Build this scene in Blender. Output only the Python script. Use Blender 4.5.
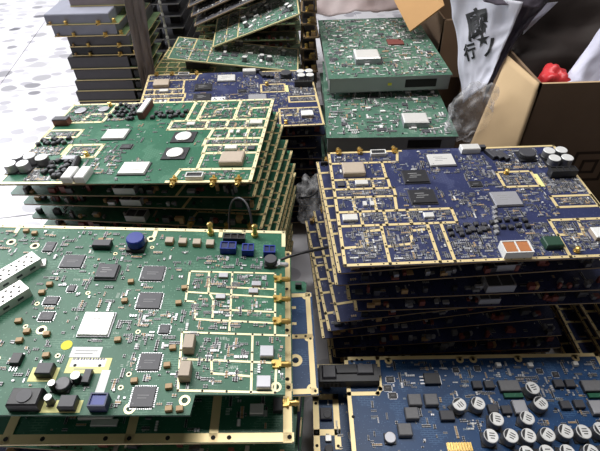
import bpy, bmesh, math, random
from mathutils import Matrix, Vector, noise

# ------------------------------------------------------------------ scene, camera, light
scene = bpy.context.scene
for o in list(bpy.data.objects):
    bpy.data.objects.remove(o)
COL = scene.collection
R = math.radians

CAM_H = 0.80
PITCH, ROLL, FPX = R(42.823), R(-1.732), 453.1
fw = Vector((0, math.cos(PITCH), -math.sin(PITCH)))
up = Vector((0, math.sin(PITCH), math.cos(PITCH)))
rt = Vector((1, 0, 0))
rt2 = rt * math.cos(ROLL) + up * math.sin(ROLL)
up2 = up * math.cos(ROLL) - rt * math.sin(ROLL)
cd = bpy.data.cameras.new('camera')
cam = bpy.data.objects.new('camera', cd)
COL.objects.link(cam)
cd.sensor_fit = 'HORIZONTAL'
cd.sensor_width = 36
cd.lens = FPX / 600 * 36
cd.clip_start = 0.01
cam.matrix_world = Matrix(((rt2.x, up2.x, -fw.x, 0), (rt2.y, up2.y, -fw.y, 0), (rt2.z, up2.z, -fw.z, CAM_H), (0, 0, 0, 1)))
scene.camera = cam

w = bpy.data.worlds.new('world')
scene.world = w
w.use_nodes = True
bg = w.node_tree.nodes['Background']
bg.inputs[0].default_value = (0.80, 0.86, 1.0, 1)
bg.inputs[1].default_value = 0.6

def area(name, loc, target, sx, sy, energy, color):
    d = bpy.data.lights.new(name, 'AREA')
    d.shape = 'RECTANGLE'; d.size = sx; d.size_y = sy; d.energy = energy; d.color = color
    o = bpy.data.objects.new(name, d); COL.objects.link(o)
    o.location = loc
    o.rotation_euler = (Vector(target) - Vector(loc)).to_track_quat('-Z', 'Y').to_euler()
    return o
area('window_daylight', (-2.92, 2.35, 1.60), (-0.4, 1.3, 0.3), 2.2, 1.5, 88, (0.93, 0.96, 1.0))
area('top_area_light', (-1.25, 1.75, 2.62), (-1.25, 1.75, 0), 1.5, 1.2, 58, (1.0, 0.985, 0.965))
area('top_area_light', (0.15, 0.95, 2.62), (0.15, 0.95, 0), 1.2, 0.25, 26, (1.0, 0.985, 0.965))  # added fill lamp to brighten the front right board, no known fixture

vs = scene.view_settings
vs.view_transform = 'Standard'
vs.look = 'None'
vs.gamma = 1
vs.use_curve_mapping = False
vs.exposure = 0.30

# ------------------------------------------------------------------ materials
def newmat(name):
    m = bpy.data.materials.new(name); m.use_nodes = True
    nt = m.node_tree
    return m, nt, nt.nodes['Principled BSDF'], nt.nodes, nt.links

def mat(name, col, rough=0.5, metal=0.0, var=0.12, scale=120, spec=0.5, bump=0.0):
    m, nt, b, N, L = newmat(name)
    tc = N.new('ShaderNodeTexCoord')
    no = N.new('ShaderNodeTexNoise'); no.inputs['Scale'].default_value = scale; no.inputs['Detail'].default_value = 3
    L.new(tc.outputs['Object'], no.inputs['Vector'])
    mx = N.new('ShaderNodeMix'); mx.data_type = 'RGBA'
    mx.inputs[6].default_value = tuple(c * (1 - var) for c in col) + (1,)
    mx.inputs[7].default_value = tuple(min(1, c * (1 + var)) for c in col) + (1,)
    L.new(no.outputs['Fac'], mx.inputs[0]); L.new(mx.outputs[2], b.inputs['Base Color'])
    b.inputs['Roughness'].default_value = rough
    b.inputs['Metallic'].default_value = metal
    b.inputs['Specular IOR Level'].default_value = spec
    if bump:
        bp = N.new('ShaderNodeBump'); bp.inputs['Strength'].default_value = bump; bp.inputs['Distance'].default_value = 0.002
        L.new(no.outputs['Fac'], bp.inputs['Height']); L.new(bp.outputs[0], b.inputs['Normal'])
    return m

def pcb_mat(name, dark, light, trace):
    """solder mask with copper tracks and via dots faintly showing through"""
    m, nt, b, N, L = newmat(name)
    tc = N.new('ShaderNodeTexCoord')
    n1 = N.new('ShaderNodeTexNoise'); n1.inputs['Scale'].default_value = 18
    L.new(tc.outputs['Object'], n1.inputs['Vector'])
    mx = N.new('ShaderNodeMix'); mx.data_type = 'RGBA'
    mx.inputs[6].default_value = dark + (1,); mx.inputs[7].default_value = light + (1,)
    L.new(n1.outputs['Fac'], mx.inputs[0])
    br = N.new('ShaderNodeTexBrick'); br.inputs['Scale'].default_value = 60
    br.inputs['Mortar Size'].default_value = 0.035; br.inputs['Row Height'].default_value = 0.16
    br.inputs['Color1'].default_value = (0, 0, 0, 1); br.inputs['Color2'].default_value = (0, 0, 0, 1); br.inputs['Mortar'].default_value = (1, 1, 1, 1)
    L.new(tc.outputs['Object'], br.inputs['Vector'])
    n2 = N.new('ShaderNodeTexNoise'); n2.inputs['Scale'].default_value = 30
    L.new(tc.outputs['Object'], n2.inputs['Vector'])
    rp = N.new('ShaderNodeValToRGB'); rp.color_ramp.elements[0].position = 0.55; rp.color_ramp.elements[1].position = 0.60
    L.new(n2.outputs['Fac'], rp.inputs[0])
    mu = N.new('ShaderNodeMath'); mu.operation = 'MULTIPLY'
    L.new(br.outputs['Color'], mu.inputs[0]); L.new(rp.outputs[0], mu.inputs[1])
    vo = N.new('ShaderNodeTexVoronoi'); vo.inputs['Scale'].default_value = 230
    L.new(tc.outputs['Object'], vo.inputs['Vector'])
    lt = N.new('ShaderNodeMath'); lt.operation = 'LESS_THAN'; lt.inputs[1].default_value = 0.17
    L.new(vo.outputs['Distance'], lt.inputs[0])
    ad = N.new('ShaderNodeMath'); ad.operation = 'MAXIMUM'
    L.new(mu.outputs[0], ad.inputs[0]); L.new(lt.outputs[0], ad.inputs[1])
    sc = N.new('ShaderNodeMath'); sc.operation = 'MULTIPLY'; sc.inputs[1].default_value = 0.34
    L.new(ad.outputs[0], sc.inputs[0])
    m2 = N.new('ShaderNodeMix'); m2.data_type = 'RGBA'; m2.inputs[7].default_value = trace + (1,)
    L.new(sc.outputs[0], m2.inputs[0]); L.new(mx.outputs[2], m2.inputs[6]); L.new(m2.outputs[2], b.inputs['Base Color'])
    b.inputs['Roughness'].default_value = 0.42
    b.inputs['Specular IOR Level'].default_value = 0.4
    return m

M = {}
M['mask_green'] = pcb_mat('solder_mask_green', (0.013, 0.090, 0.048), (0.024, 0.145, 0.078), (0.18, 0.36, 0.25))
M['mask_green2'] = pcb_mat('solder_mask_pale_green', (0.050, 0.125, 0.085), (0.10, 0.20, 0.145), (0.45, 0.56, 0.46))
M['mask_olive'] = pcb_mat('solder_mask_olive', (0.08, 0.14, 0.06), (0.15, 0.22, 0.11), (0.40, 0.46, 0.28))
M['mask_blue'] = pcb_mat('solder_mask_indigo', (0.018, 0.024, 0.072), (0.034, 0.043, 0.125), (0.15, 0.17, 0.30))
M['mask_blue2'] = pcb_mat('solder_mask_blue', (0.006, 0.038, 0.115), (0.012, 0.065, 0.19), (0.10, 0.22, 0.42))
M['gold'] = mat('gold_plating', (0.86, 0.69, 0.36), 0.38, 0.25, 0.10, 60)
M['goldlit'] = mat('lit_gold_plating', (0.92, 0.83, 0.52), 0.36, 0.15, 0.08, 60)  # same gold plating, bright light on it put into a paler colour
M['edge'] = mat('board_edge', (0.23, 0.155, 0.075), 0.6, 0, 0.15, 60)
M['brass'] = mat('brass', (0.72, 0.50, 0.16), 0.28, 0.8, 0.1, 200)
M['silver'] = mat('tin_plate', (0.62, 0.62, 0.64), 0.35, 0.7, 0.08, 200)
M['solder'] = mat('solder', (0.40, 0.40, 0.41), 0.45, 0.5, 0.1, 200)
M['lid'] = mat('nickel_lid', (0.80, 0.79, 0.76), 0.40, 0.35, 0.05, 60)
M['lidgrey'] = mat('grey_metal_lid', (0.42, 0.42, 0.45), 0.42, 0.4, 0.06, 60)
M['black'] = mat('black_epoxy', (0.022, 0.022, 0.026), 0.45, 0, 0.2, 200)
M['dgrey'] = mat('dark_grey_epoxy', (0.060, 0.060, 0.070), 0.5, 0, 0.15, 200)
M['grey'] = mat('grey_ferrite', (0.17, 0.17, 0.18), 0.55, 0, 0.15, 300)
M['tan'] = mat('tan_ceramic', (0.46, 0.38, 0.30), 0.55, 0, 0.08, 200)
M['tancap'] = mat('tan_capacitor', (0.42, 0.27, 0.13), 0.5, 0, 0.15, 300)
M['orange'] = mat('orange_brown_insert', (0.45, 0.17, 0.06), 0.5, 0, 0.1, 200)
M['white'] = mat('white_plastic', (0.78, 0.78, 0.76), 0.5, 0, 0.04, 100)
M['blue'] = mat('blue_plastic', (0.008, 0.028, 0.25), 0.4, 0, 0.15, 200)
M['navy'] = mat('navy_plastic', (0.010, 0.020, 0.085), 0.45, 0, 0.15, 200)
M['hole'] = mat('hole_dark', (0.012, 0.011, 0.010), 0.8, 0, 0.1, 200)
M['label'] = mat('paper_label', (0.85, 0.86, 0.86), 0.7, 0, 0.03, 200)
M['labely'] = mat('pale_yellow_label', (0.80, 0.78, 0.33), 0.6, 0, 0.04, 100)
M['yellow'] = mat('yellow_sticker', (0.78, 0.72, 0.03), 0.6, 0, 0.04, 100)
M['print'] = mat('grey_print', (0.18, 0.18, 0.20), 0.7, 0, 0.05, 100)
M['printl'] = mat('laser_mark', (0.30, 0.30, 0.30), 0.6, 0, 0.05, 100)
M['silk'] = mat('silkscreen_white', (0.62, 0.68, 0.62), 0.7, 0, 0.05, 100)
M['can'] = mat('capacitor_sleeve', (0.20, 0.20, 0.21), 0.38, 0.5, 0.1, 100)
M['cantop'] = mat('capacitor_top', (0.80, 0.80, 0.79), 0.38, 0.25, 0.05, 100)
M['dgreen'] = mat('green_transformer', (0.018, 0.06, 0.035), 0.5, 0, 0.1, 200)
M['sink'] = mat('dark_aluminium', (0.105, 0.100, 0.110), 0.5, 0.3, 0.12, 40)
M['sinkl'] = mat('blue_grey_aluminium', (0.30, 0.31, 0.38), 0.45, 0.3, 0.1, 40)
M['tray'] = mat('grey_steel_tray', (0.36, 0.38, 0.37), 0.45, 0.4, 0.08, 30)
M['redbrown'] = mat('red_brown_chip', (0.19, 0.055, 0.045), 0.5, 0, 0.1, 200)
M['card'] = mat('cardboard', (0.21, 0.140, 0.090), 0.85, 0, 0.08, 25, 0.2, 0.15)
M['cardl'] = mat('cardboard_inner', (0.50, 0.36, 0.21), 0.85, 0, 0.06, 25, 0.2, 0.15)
M['cardo'] = mat('orange_cardboard', (0.56, 0.33, 0.15), 0.85, 0, 0.06, 25, 0.2, 0.15)
M['cardprint'] = mat('cardboard_ink', (0.045, 0.025, 0.012), 0.85, 0, 0.1, 25)
def bag_mat():
    m = mat('white_polythene', (0.84, 0.84, 0.92), 0.45, 0, 0.05, 12); N, L = m.node_tree.nodes, m.node_tree.links
    t = N.new('ShaderNodeBsdfTranslucent'); t.inputs[0].default_value = (0.84, 0.84, 0.92, 1); x = N.new('ShaderNodeMixShader'); x.inputs[0].default_value = 0.4
    L.new(N['Principled BSDF'].outputs[0], x.inputs[1]); L.new(t.outputs[0], x.inputs[2]); L.new(x.outputs[0], N['Material Output'].inputs['Surface'])
    return m
M['bagw'] = bag_mat()
M['bagwh'] = mat('lilac_white_polythene', (0.62, 0.62, 0.76), 0.5, 0, 0.08, 12)
M['bagk'] = mat('black_polythene', (0.020, 0.012, 0.010), 0.75, 0, 0.3, 12)
M['bagp'] = mat('dark_purple_grey_polythene', (0.085, 0.072, 0.095), 0.4, 0, 0.2, 12)
M['bagr'] = mat('red_polythene', (0.55, 0.035, 0.04), 0.4, 0, 0.2, 30)
M['ink'] = mat('black_ink', (0.01, 0.01, 0.012), 0.6, 0, 0.1, 100)
M['wrap'] = mat('brown_grey_wrap', (0.20, 0.165, 0.155), 0.5, 0, 0.25, 20, 0.5, 0.4)
M['wrapp'] = mat('pinkish_grey_wrap', (0.36, 0.29, 0.29), 0.5, 0, 0.2, 20, 0.5, 0.4)
M['cable'] = mat('black_cable', (0.012, 0.012, 0.014), 0.4, 0, 0.1, 100)

def clear_mat():
    m, nt, b, N, L = newmat('clear_polythene')
    b.inputs['Base Color'].default_value = (0.86, 0.86, 0.88, 1)
    b.inputs['Roughness'].default_value = 0.22
    tr = N.new('ShaderNodeBsdfTransparent'); tr.inputs[0].default_value = (0.92, 0.92, 0.93, 1)
    lw = N.new('ShaderNodeTexNoise'); lw.inputs['Scale'].default_value = 55; lw.inputs['Detail'].default_value = 4
    tc = N.new('ShaderNodeTexCoord'); L.new(tc.outputs['Object'], lw.inputs['Vector'])
    mr = N.new('ShaderNodeMapRange'); mr.inputs[1].default_value = 0.35; mr.inputs[2].default_value = 0.7
    mr.inputs[3].default_value = 0.03; mr.inputs[4].default_value = 0.34
    L.new(lw.outputs['Fac'], mr.inputs[0])
    mx = N.new('ShaderNodeMixShader')
    L.new(mr.outputs[0], mx.inputs[0]); L.new(tr.outputs[0], mx.inputs[1]); L.new(b.outputs[0], mx.inputs[2])
    L.new(mx.outputs[0], N['Material Output'].inputs['Surface'])
    return m
M['clear'] = clear_mat()

def floor_mat():
    m, nt, b, N, L = newmat('pebble_pattern_tile')
    ge = N.new('ShaderNodeNewGeometry')
    base = (0.57, 0.56, 0.59)
    prev = None
    for k, (sc, p_dark, r0, r1, cols) in enumerate(((15, 0.75, 0.30, 0.48, ((0.33, 0.32, 0.36), (0.62, 0.61, 0.64))), (8.5, 0.36, 0.22, 0.40, ((0.13, 0.13, 0.15), (0.50, 0.49, 0.52))))):
        mp = N.new('ShaderNodeMapping'); mp.inputs['Scale'].default_value = (1.0, 1.35, 0); mp.inputs['Rotation'].default_value = (0, 0, 0.3 + k)
        mp.inputs['Location'].default_value = (k * 3.7 + 0.15, k * 1.9, 0)
        L.new(ge.outputs['Position'], mp.inputs['Vector'])
        ns = N.new('ShaderNodeTexNoise'); ns.inputs['Scale'].default_value = sc * 0.8; L.new(mp.outputs[0], ns.inputs['Vector'])
        av = N.new('ShaderNodeVectorMath'); av.operation = 'MULTIPLY_ADD'; av.inputs[1].default_value = (0.45 / sc,) * 3
        L.new(ns.outputs['Color'], av.inputs[0]); L.new(mp.outputs[0], av.inputs[2])
        vo = N.new('ShaderNodeTexVoronoi'); vo.voronoi_dimensions = '2D'; vo.inputs['Scale'].default_value = sc
        L.new(av.outputs[0], vo.inputs['Vector'])
        se = N.new('ShaderNodeSeparateColor'); L.new(vo.outputs['Color'], se.inputs[0])
        mr = N.new('ShaderNodeMapRange'); mr.inputs[3].default_value = r0; mr.inputs[4].default_value = r1; L.new(se.outputs[0], mr.inputs[0])
        sb = N.new('ShaderNodeMath'); sb.operation = 'SUBTRACT'; L.new(mr.outputs[0], sb.inputs[0]); L.new(vo.outputs['Distance'], sb.inputs[1])
        ed = N.new('ShaderNodeMapRange'); ed.inputs[1].default_value = 0.0; ed.inputs[2].default_value = 0.035; L.new(sb.outputs[0], ed.inputs[0])
        pr = N.new('ShaderNodeMath'); pr.operation = 'LESS_THAN'; pr.inputs[1].default_value = p_dark; L.new(se.outputs[1], pr.inputs[0])
        mu = N.new('ShaderNodeMath'); mu.operation = 'MULTIPLY'; L.new(ed.outputs[0], mu.inputs[0]); L.new(pr.outputs[0], mu.inputs[1])
        pc = N.new('ShaderNodeMix'); pc.data_type = 'RGBA'; pc.inputs[6].default_value = cols[0] + (1,); pc.inputs[7].default_value = cols[1] + (1,)
        L.new(se.outputs[2], pc.inputs[0])
        mx = N.new('ShaderNodeMix'); mx.data_type = 'RGBA'
        if prev: L.new(prev.outputs[2], mx.inputs[6])
        else: mx.inputs[6].default_value = base + (1,)
        L.new(mu.outputs[0], mx.inputs[0]); L.new(pc.outputs[2], mx.inputs[7])
        prev = mx
    L.new(prev.outputs[2], b.inputs['Base Color'])
    b.inputs['Roughness'].default_value = 0.32
    return m
M['floor'] = floor_mat()
M['plaster'] = mat('wall_plaster', (0.18, 0.17, 0.16), 0.9, 0, 0.05, 5)
M['grout'] = mat('grout', (0.66, 0.65, 0.66), 0.8, 0, 0.1, 40)

# ------------------------------------------------------------------ mesh helpers (board units are millimetres)
class MB:
    def __init__(s, k=0.001):
        s.v, s.f, s.mi, s.mats, s.k = [], [], [], [], k
    def _m(s, n):
        if n not in s.mats: s.mats.append(n)
        return s.mats.index(n)
    def add(s, vs, fs, m):
        b = len(s.v); s.v += [tuple(c * s.k for c in q) for q in vs]
        i = s._m(m)
        for f in fs: s.f.append(tuple(b + j for j in f)); s.mi.append(i)
    def box(s, x, y, z, w, d, h, m, a=0, tp=0, bottom=False):
        c, n = math.cos(a), math.sin(a); vs = []
        for zz, t in ((z, 0), (z + h, tp)):
            for sx, sy in ((-1, -1), (1, -1), (1, 1), (-1, 1)):
                px, py = sx * (w / 2 - t), sy * (d / 2 - t)
                vs.append((x + px * c - py * n, y + px * n + py * c, zz))
        fs = [(4, 5, 6, 7), (0, 1, 5, 4), (1, 2, 6, 5), (2, 3, 7, 6), (3, 0, 4, 7)]
        if bottom: fs.append((3, 2, 1, 0))
        s.add(vs, fs, m)
    def lathe(s, x, y, prof, mats, n=20):
        """prof: list of (r, z); mats: one material per band; closed at the last ring"""
        vs = []
        for r, z in prof:
            vs += [(x + r * math.cos(2 * math.pi * i / n), y + r * math.sin(2 * math.pi * i / n), z) for i in range(n)]
        b = len(s.v); s.v += [tuple(c * s.k for c in q) for q in vs]
        for j in range(len(prof) - 1):
            mi = s._m(mats[j])
            for i in range(n):
                s.f.append((b + j * n + i, b + j * n + (i + 1) % n, b + (j + 1) * n + (i + 1) % n, b + (j + 1) * n + i)); s.mi.append(mi)
        s.f.append(tuple(b + (len(prof) - 1) * n + i for i in range(n))); s.mi.append(s._m(mats[-1]))
    def cyl(s, x, y, z, r, h, m, n=14):
        s.lathe(x, y, [(r, z), (r, z + h)], [m, m], n)
    def disc(s, x, y, z, r, m, n=10):
        s.add([(x + r * math.cos(2 * math.pi * i / n), y + r * math.sin(2 * math.pi * i / n), z) for i in range(n)], [tuple(range(n))], m)
    def ring(s, x, y, z, r0, r1, h, m, n=18):
        s.lathe(x, y, [(r1, z), (r1, z + h), (r0, z + h), (r0, z)], [m, m, 'hole', 'hole'], n)
    def tube(s, p, q, r, m, n=10, r2=None):
        p, q = Vector(p), Vector(q); d = (q - p).normalized()
        a = d.orthogonal().normalized(); b = d.cross(a); r2 = r if r2 is None else r2
        vs = []
        for c, rr in ((p, r), (q, r2)):
            vs += [tuple(c + a * rr * math.cos(2 * math.pi * i / n) + b * rr * math.sin(2 * math.pi * i / n)) for i in range(n)]
        fs = [(i, (i + 1) % n, n + (i + 1) % n, n + i) for i in range(n)] + [tuple(range(n - 1, -1, -1)), tuple(range(n, 2 * n))]
        s.add(vs, fs, m)
    def strip(s, pts, wd, z, h, m):
        for (x0, y0), (x1, y1) in zip(pts, pts[1:]):
            L = math.hypot(x1 - x0, y1 - y0)
            s.box((x0 + x1) / 2, (y0 + y1) / 2, z, L + wd * 0.98, wd, h, m, math.atan2(y1 - y0, x1 - x0))
    def poly(s, pts, z0, z1, mt, ms):
        n = len(pts)
        s.add([(x, y, z1) for x, y in pts], [tuple(range(n))], mt)
        s.add([(x, y, z0) for x, y in pts], [tuple(range(n - 1, -1, -1))], ms)
        s.add([(x, y, z0) for x, y in pts] + [(x, y, z1) for x, y in pts], [(i, (i + 1) % n, n + (i + 1) % n, n + i) for i in range(n)], ms)
    def mesh(s, name):
        me = bpy.data.meshes.new(name)
        me.from_pydata(s.v, [], s.f); me.update()
        for n in s.mats: me.materials.append(M[n])
        me.polygons.foreach_set('material_index', s.mi)
        return me

def link(name, me, parent=None, loc=(0, 0, 0), rz=0.0):
    o = bpy.data.objects.new(name, me); COL.objects.link(o)
    o.parent = parent; o.location = loc; o.rotation_euler = (0, 0, rz)
    return o
def tag(o, label, cat, group=None):
    o['label'] = label; o['category'] = cat
    if group: o['group'] = group
    return o

_cache = {}
def shared(fn):
    def g(*a):
        k = (fn.__name__,) + a
        if k not in _cache: _cache[k] = fn(*a)
        return _cache[k]
    return g

# ---- component meshes, base centre at the origin, millimetres
@shared
def lidded(wd, d, h, base, lid, rnd):
    c = MB(); c.box(0, 0, 0, wd, d, h * 0.4, base, 0, 0.3); b = MB()
    if rnd: b.lathe(0, 0, [(d * 0.40, h * 0.4), (d * 0.40, h * 0.85), (d * 0.37, h)], [lid, lid, lid], 24)
    else:
        b.box(0, 0, h * 0.4, wd * 0.93, d * 0.93, h * 0.6, lid, 0, 0.8)
        for i, (px, l) in enumerate(((-0.1, 0.5), (0.0, 0.62), (-0.12, 0.42))):
            b.box(wd * px, d * (0.18 - 0.14 * i), h, wd * l * 0.7, d * 0.035, 0.04, 'printl')
        b.disc(-wd * 0.36, -d * 0.34, h + 0.04, wd * 0.025, 'printl')
    return c.mesh('chip_base'), (('lid', b.mesh('lid'), (0, 0, 0)),)
@shared
def qfp(wd, d, body):
    b = MB(); b.box(0, 0, 0.3, wd, d, 1.9, body, 0, 0.5)
    for L, o, ax in ((wd, d, 0), (d, wd, 1)):
        n = max(4, int(L / 1.8))
        for i in range(n):
            t = (i - (n - 1) / 2) * (L - 2.5) / max(1, n - 1)
            for sgn in (-1, 1):
                e = sgn * (o / 2 + 0.6)
                if ax == 0: b.box(t, e, 0, 0.8, 1.6, 0.5, 'silver')
                else: b.box(e, t, 0, 1.6, 0.8, 0.5, 'silver')
    b.disc(-wd * 0.36, -d * 0.34, 2.25, wd * 0.045, 'grey')
    b.box(0, d * 0.05, 2.2, wd * 0.5, d * 0.05, 0.04, 'grey'); b.box(-wd * 0.04, -d * 0.08, 2.2, wd * 0.4, d * 0.05, 0.04, 'grey')
    return b.mesh('flat_chip')
@shared
def block(wd, d, h, m, top):
    b = MB(); b.box(0, 0, 0, wd, d, h * 0.86, m); b.box(0, 0, h * 0.86, wd, d, h * 0.14, top, 0, min(wd, d) * 0.06)
    return b.mesh('block_component')
@shared
def capacitor(r, h, side, mark):
    b = MB(); b.box(0, 0, 0, r * 2.1, r * 2.1, h * 0.1, 'black', 0, 0.2)
    b.lathe(0, 0, [(r * 0.93, h * 0.1), (r, h * 0.16), (r, h * 0.24), (r * 0.94, h * 0.28), (r, h * 0.33), (r, h * 0.94)], [side] * 6, 24)
    t = MB(); t.lathe(0, 0, [(r, h * 0.94), (r, h * 0.95), (r * 0.93, h)], ['cantop'] * 3, 24)
    n = 10; a0, a1 = R(125), R(235)
    pts = [(r * 0.9 * math.cos(a0 + (a1 - a0) * i / n), r * 0.9 * math.sin(a0 + (a1 - a0) * i / n), h + 0.05) for i in range(n + 1)]
    if mark:
        t.add(pts, [tuple(range(n + 1))], 'black')
        for i, l in enumerate((0.7, 0.8, 0.55)): t.box(r * 0.15, r * (0.36 - 0.34 * i), h + 0.03, r * l, r * 0.14, 0.05, 'black')
    return b.mesh('capacitor_body'), (('top_disc', t.mesh('top_disc'), (0, 0, 0)),)
@shared
def inductor(wd, d, h):
    b = MB(); b.box(0, 0, 0, wd, d, h * 0.8, 'black', 0, 0.4); b.box(0, 0, h * 0.8, wd - 0.8, d - 0.8, h * 0.12, 'black', 0, 1.2)
    b.cyl(0, 0, h * 0.92, min(wd, d) * 0.36, h * 0.08, 'dgrey', 20)
    return b.mesh('inductor')
@shared
def sma(m):
    """edge coaxial socket, barrel along +y past the board edge"""
    b = MB(); b.box(0, -3.5, 0, 9, 7, 3.0, m, 0, 0.3); b.box(0, 0.6, -3.5, 9.5, 2.2, 9.5, m, 0, 0, True)
    b.tube((0, 1.5, 1.2), (0, 8, 1.2), 3.1, m, 12); b.tube((0, 8, 1.2), (0, 9.2, 1.2), 3.9, m, 12); b.tube((0, 9.2, 1.2), (0, 12, 1.2), 3.0, m, 12, 2.6)
    b.tube((0, 11.9, 1.2), (0, 12.2, 1.2), 1.6, 'hole', 10)
    b.tube((0, -6, 3), (0, -6, 6.5), 2.2, m, 10)
    return b.mesh('coax_socket')
@shared
def pin_post(r, h, m):
    b = MB(); b.lathe(0, 0, [(r * 1.5, 0), (r * 1.5, h * 0.2), (r, h * 0.24), (r, h * 0.7), (r * 1.25, h * 0.72), (r * 1.25, h * 0.9), (r * 0.5, h)], [m] * 7, 12)
    return b.mesh('coax_post')
@shared
def sfp(wd, l, h):
    b = MB(); b.box(0, 0, 0, wd, l, h, 'lid', 0, 0.2)
    for i in range(3):
        for j in range(7): b.disc((i - 1) * wd * 0.29, (j - 3) * l * 0.125 + (i % 2) * l * 0.04, h + 0.06, wd * 0.085, 'hole', 8)
    b.box(0, l / 2 - 0.2, h * 0.12, wd * 0.84, 0.7, h * 0.72, 'hole')
    b.box(0, -l / 2 - 0.3, h * 0.2, wd * 0.5, 0.8, h * 0.3, 'dgrey')
    for sx in (-1, 1):
        for j in range(4): b.box(sx * wd / 2, (j - 1.5) * l * 0.22, h * 0.3, 0.5, l * 0.09, h * 0.25, 'dgrey')
    return b.mesh('module_cage')
@shared
def socket(wd, d, h, m, n, slot):
    """box connector with n recessed openings on the top"""
    b = MB(); t = 1.4
    b.box(0, 0, 0, wd, d, h - 2.0, m)
    for sy in (-1, 1): b.box(0, sy * (d / 2 - t / 2), h - 2.0, wd, t, 2.0, m)
    cw = (wd - t) / n
    for i in range(n + 1): b.box(-wd / 2 + t / 2 + i * cw, 0, h - 2.0, t, d - 2 * t, 2.0, m)
    for i in range(n): b.box(-wd / 2 + t / 2 + (i + 0.5) * cw, 0, h - 2.0, cw - t, d - 2 * t, 0.5, slot)
    return b.mesh('socket')
@shared
def comb(wd, d, h, n):
    b = MB(); b.box(0, 0, 0, wd, d, h * 0.5, 'gold')
    for i in range(n): b.box(-wd / 2 + (i + 0.5) * wd / n, 0, h * 0.5, wd / n * 0.5, d * 0.9, h * 0.5, 'brass')
    return b.mesh('pin_row')
@shared
def dpak(wd, d, h):
    b = MB(); b.box(1, 0, 0.4, wd, d, h, 'black', 0, 0.5); b.box(wd / 2 + 1.5, 0, 0, 3, d * 0.8, 0.8, 'silver')
    for i in (-1, 0, 1): b.box(-wd / 2 - 2.0, i * d * 0.3, 0, 6, d * 0.12, 0.9, 'silver')
    return b.mesh('power_transistor')
@shared
def roundind(r, h, m, top):
    b = MB(); b.box(0, 0, 0, r * 2, r * 2, h * 0.3, 'black', 0, 0.5)
    b.lathe(0, 0, [(r * 0.9, h * 0.3), (r, h * 0.4), (r, h * 0.9), (r * 0.9, h)], [m, m, m, top], 22)
    return b.mesh('round_inductor')
@shared
def ringpad(r0, r1, m):
    b = MB(); b.ring(0, 0, 0, r0, r1, 0.35, m); return b.mesh('ring_pad')
@shared
def capsule(r, l, m):
    b = MB(); n = 12; prof = [(-l / 2, r * 0.7), (-l / 2 + 2, r), (l / 2 - 2, r), (l / 2, r * 0.7)]
    for (y0, r0), (y1, r1) in zip(prof, prof[1:]): b.tube((0, y0, r), (0, y1, r), r0, m, n, r1)
    b.box(0, 0, 0, r * 1.6, l * 0.8, r * 0.5, m)
    return b.mesh('capsule_component')

PALS = {  # small parts: (material, weight)
    'lit': (('tancap', 4), ('dgrey', 7), ('black', 5), ('silver', 2), ('white', 1), ('lidgrey', 1), ('silk', 3)),
    'blue': (('tancap', 2), ('dgrey', 7), ('black', 6), ('silver', 2), ('lidgrey', 3), ('white', 1), ('silk', 2)),
    'dark': (('black', 8), ('dgrey', 6), ('grey', 2), ('silver', 2)),
    'pale': (('tancap', 2), ('white', 7), ('silver', 5), ('dgrey', 4), ('black', 2), ('lidgrey', 3), ('silk', 5)),
}
def smd(b, rnd, x, y, z, m, s, a):
    wd, d, h = 3.2 * s, 1.7 * s, 1.3 * s
    if m == 'silk':
        b.box(x, y, z, 3.6 * s, 0.45, 0.05, 'silk', a); return
    if rnd.random() < 0.25: d = wd * rnd.uniform(0.7, 1.0)
    b.box(x, y, z, wd * 0.62, d, h, m, a)
    c, n = math.cos(a), math.sin(a)
    for e in (-1, 1): b.box(x + e * wd * 0.4 * c, y + e * wd * 0.4 * n, z, wd * 0.2, d * 1.02, h * 0.95, 'solder', a)
def scatter(b, rnd, rect, n, pal, occ, T, smin=0.6, smax=1.3):
    names = [p for p, c in PALS[pal] for _ in range(c)]
    x0, y0, x1, y1 = rect; k = 0; tries = 0
    while k < n and tries < n * 3:
        tries += 1
        cx, cy = rnd.uniform(x0, x1), rnd.uniform(y0, y1)
        vert = rnd.random() < 0.5; s = rnd.uniform(smin, smax); m = rnd.choice(names)
        row = rnd.randint(1, 5); step = 2.7 * s if m != 'silk' else 1.6
        for i in range(row):
            px, py = (cx, cy + i * step) if not vert else (cx + i * step, cy)
            if not (x0 + 2 < px < x1 - 2 and y0 + 2 < py < y1 - 2): break
            if any(a - 2 < px < c + 2 and e - 2 < py < f + 2 for a, e, c, f in occ): break
            smd(b, rnd, px, py, T, m, s, R(90) if vert else 0); k += 1

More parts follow.
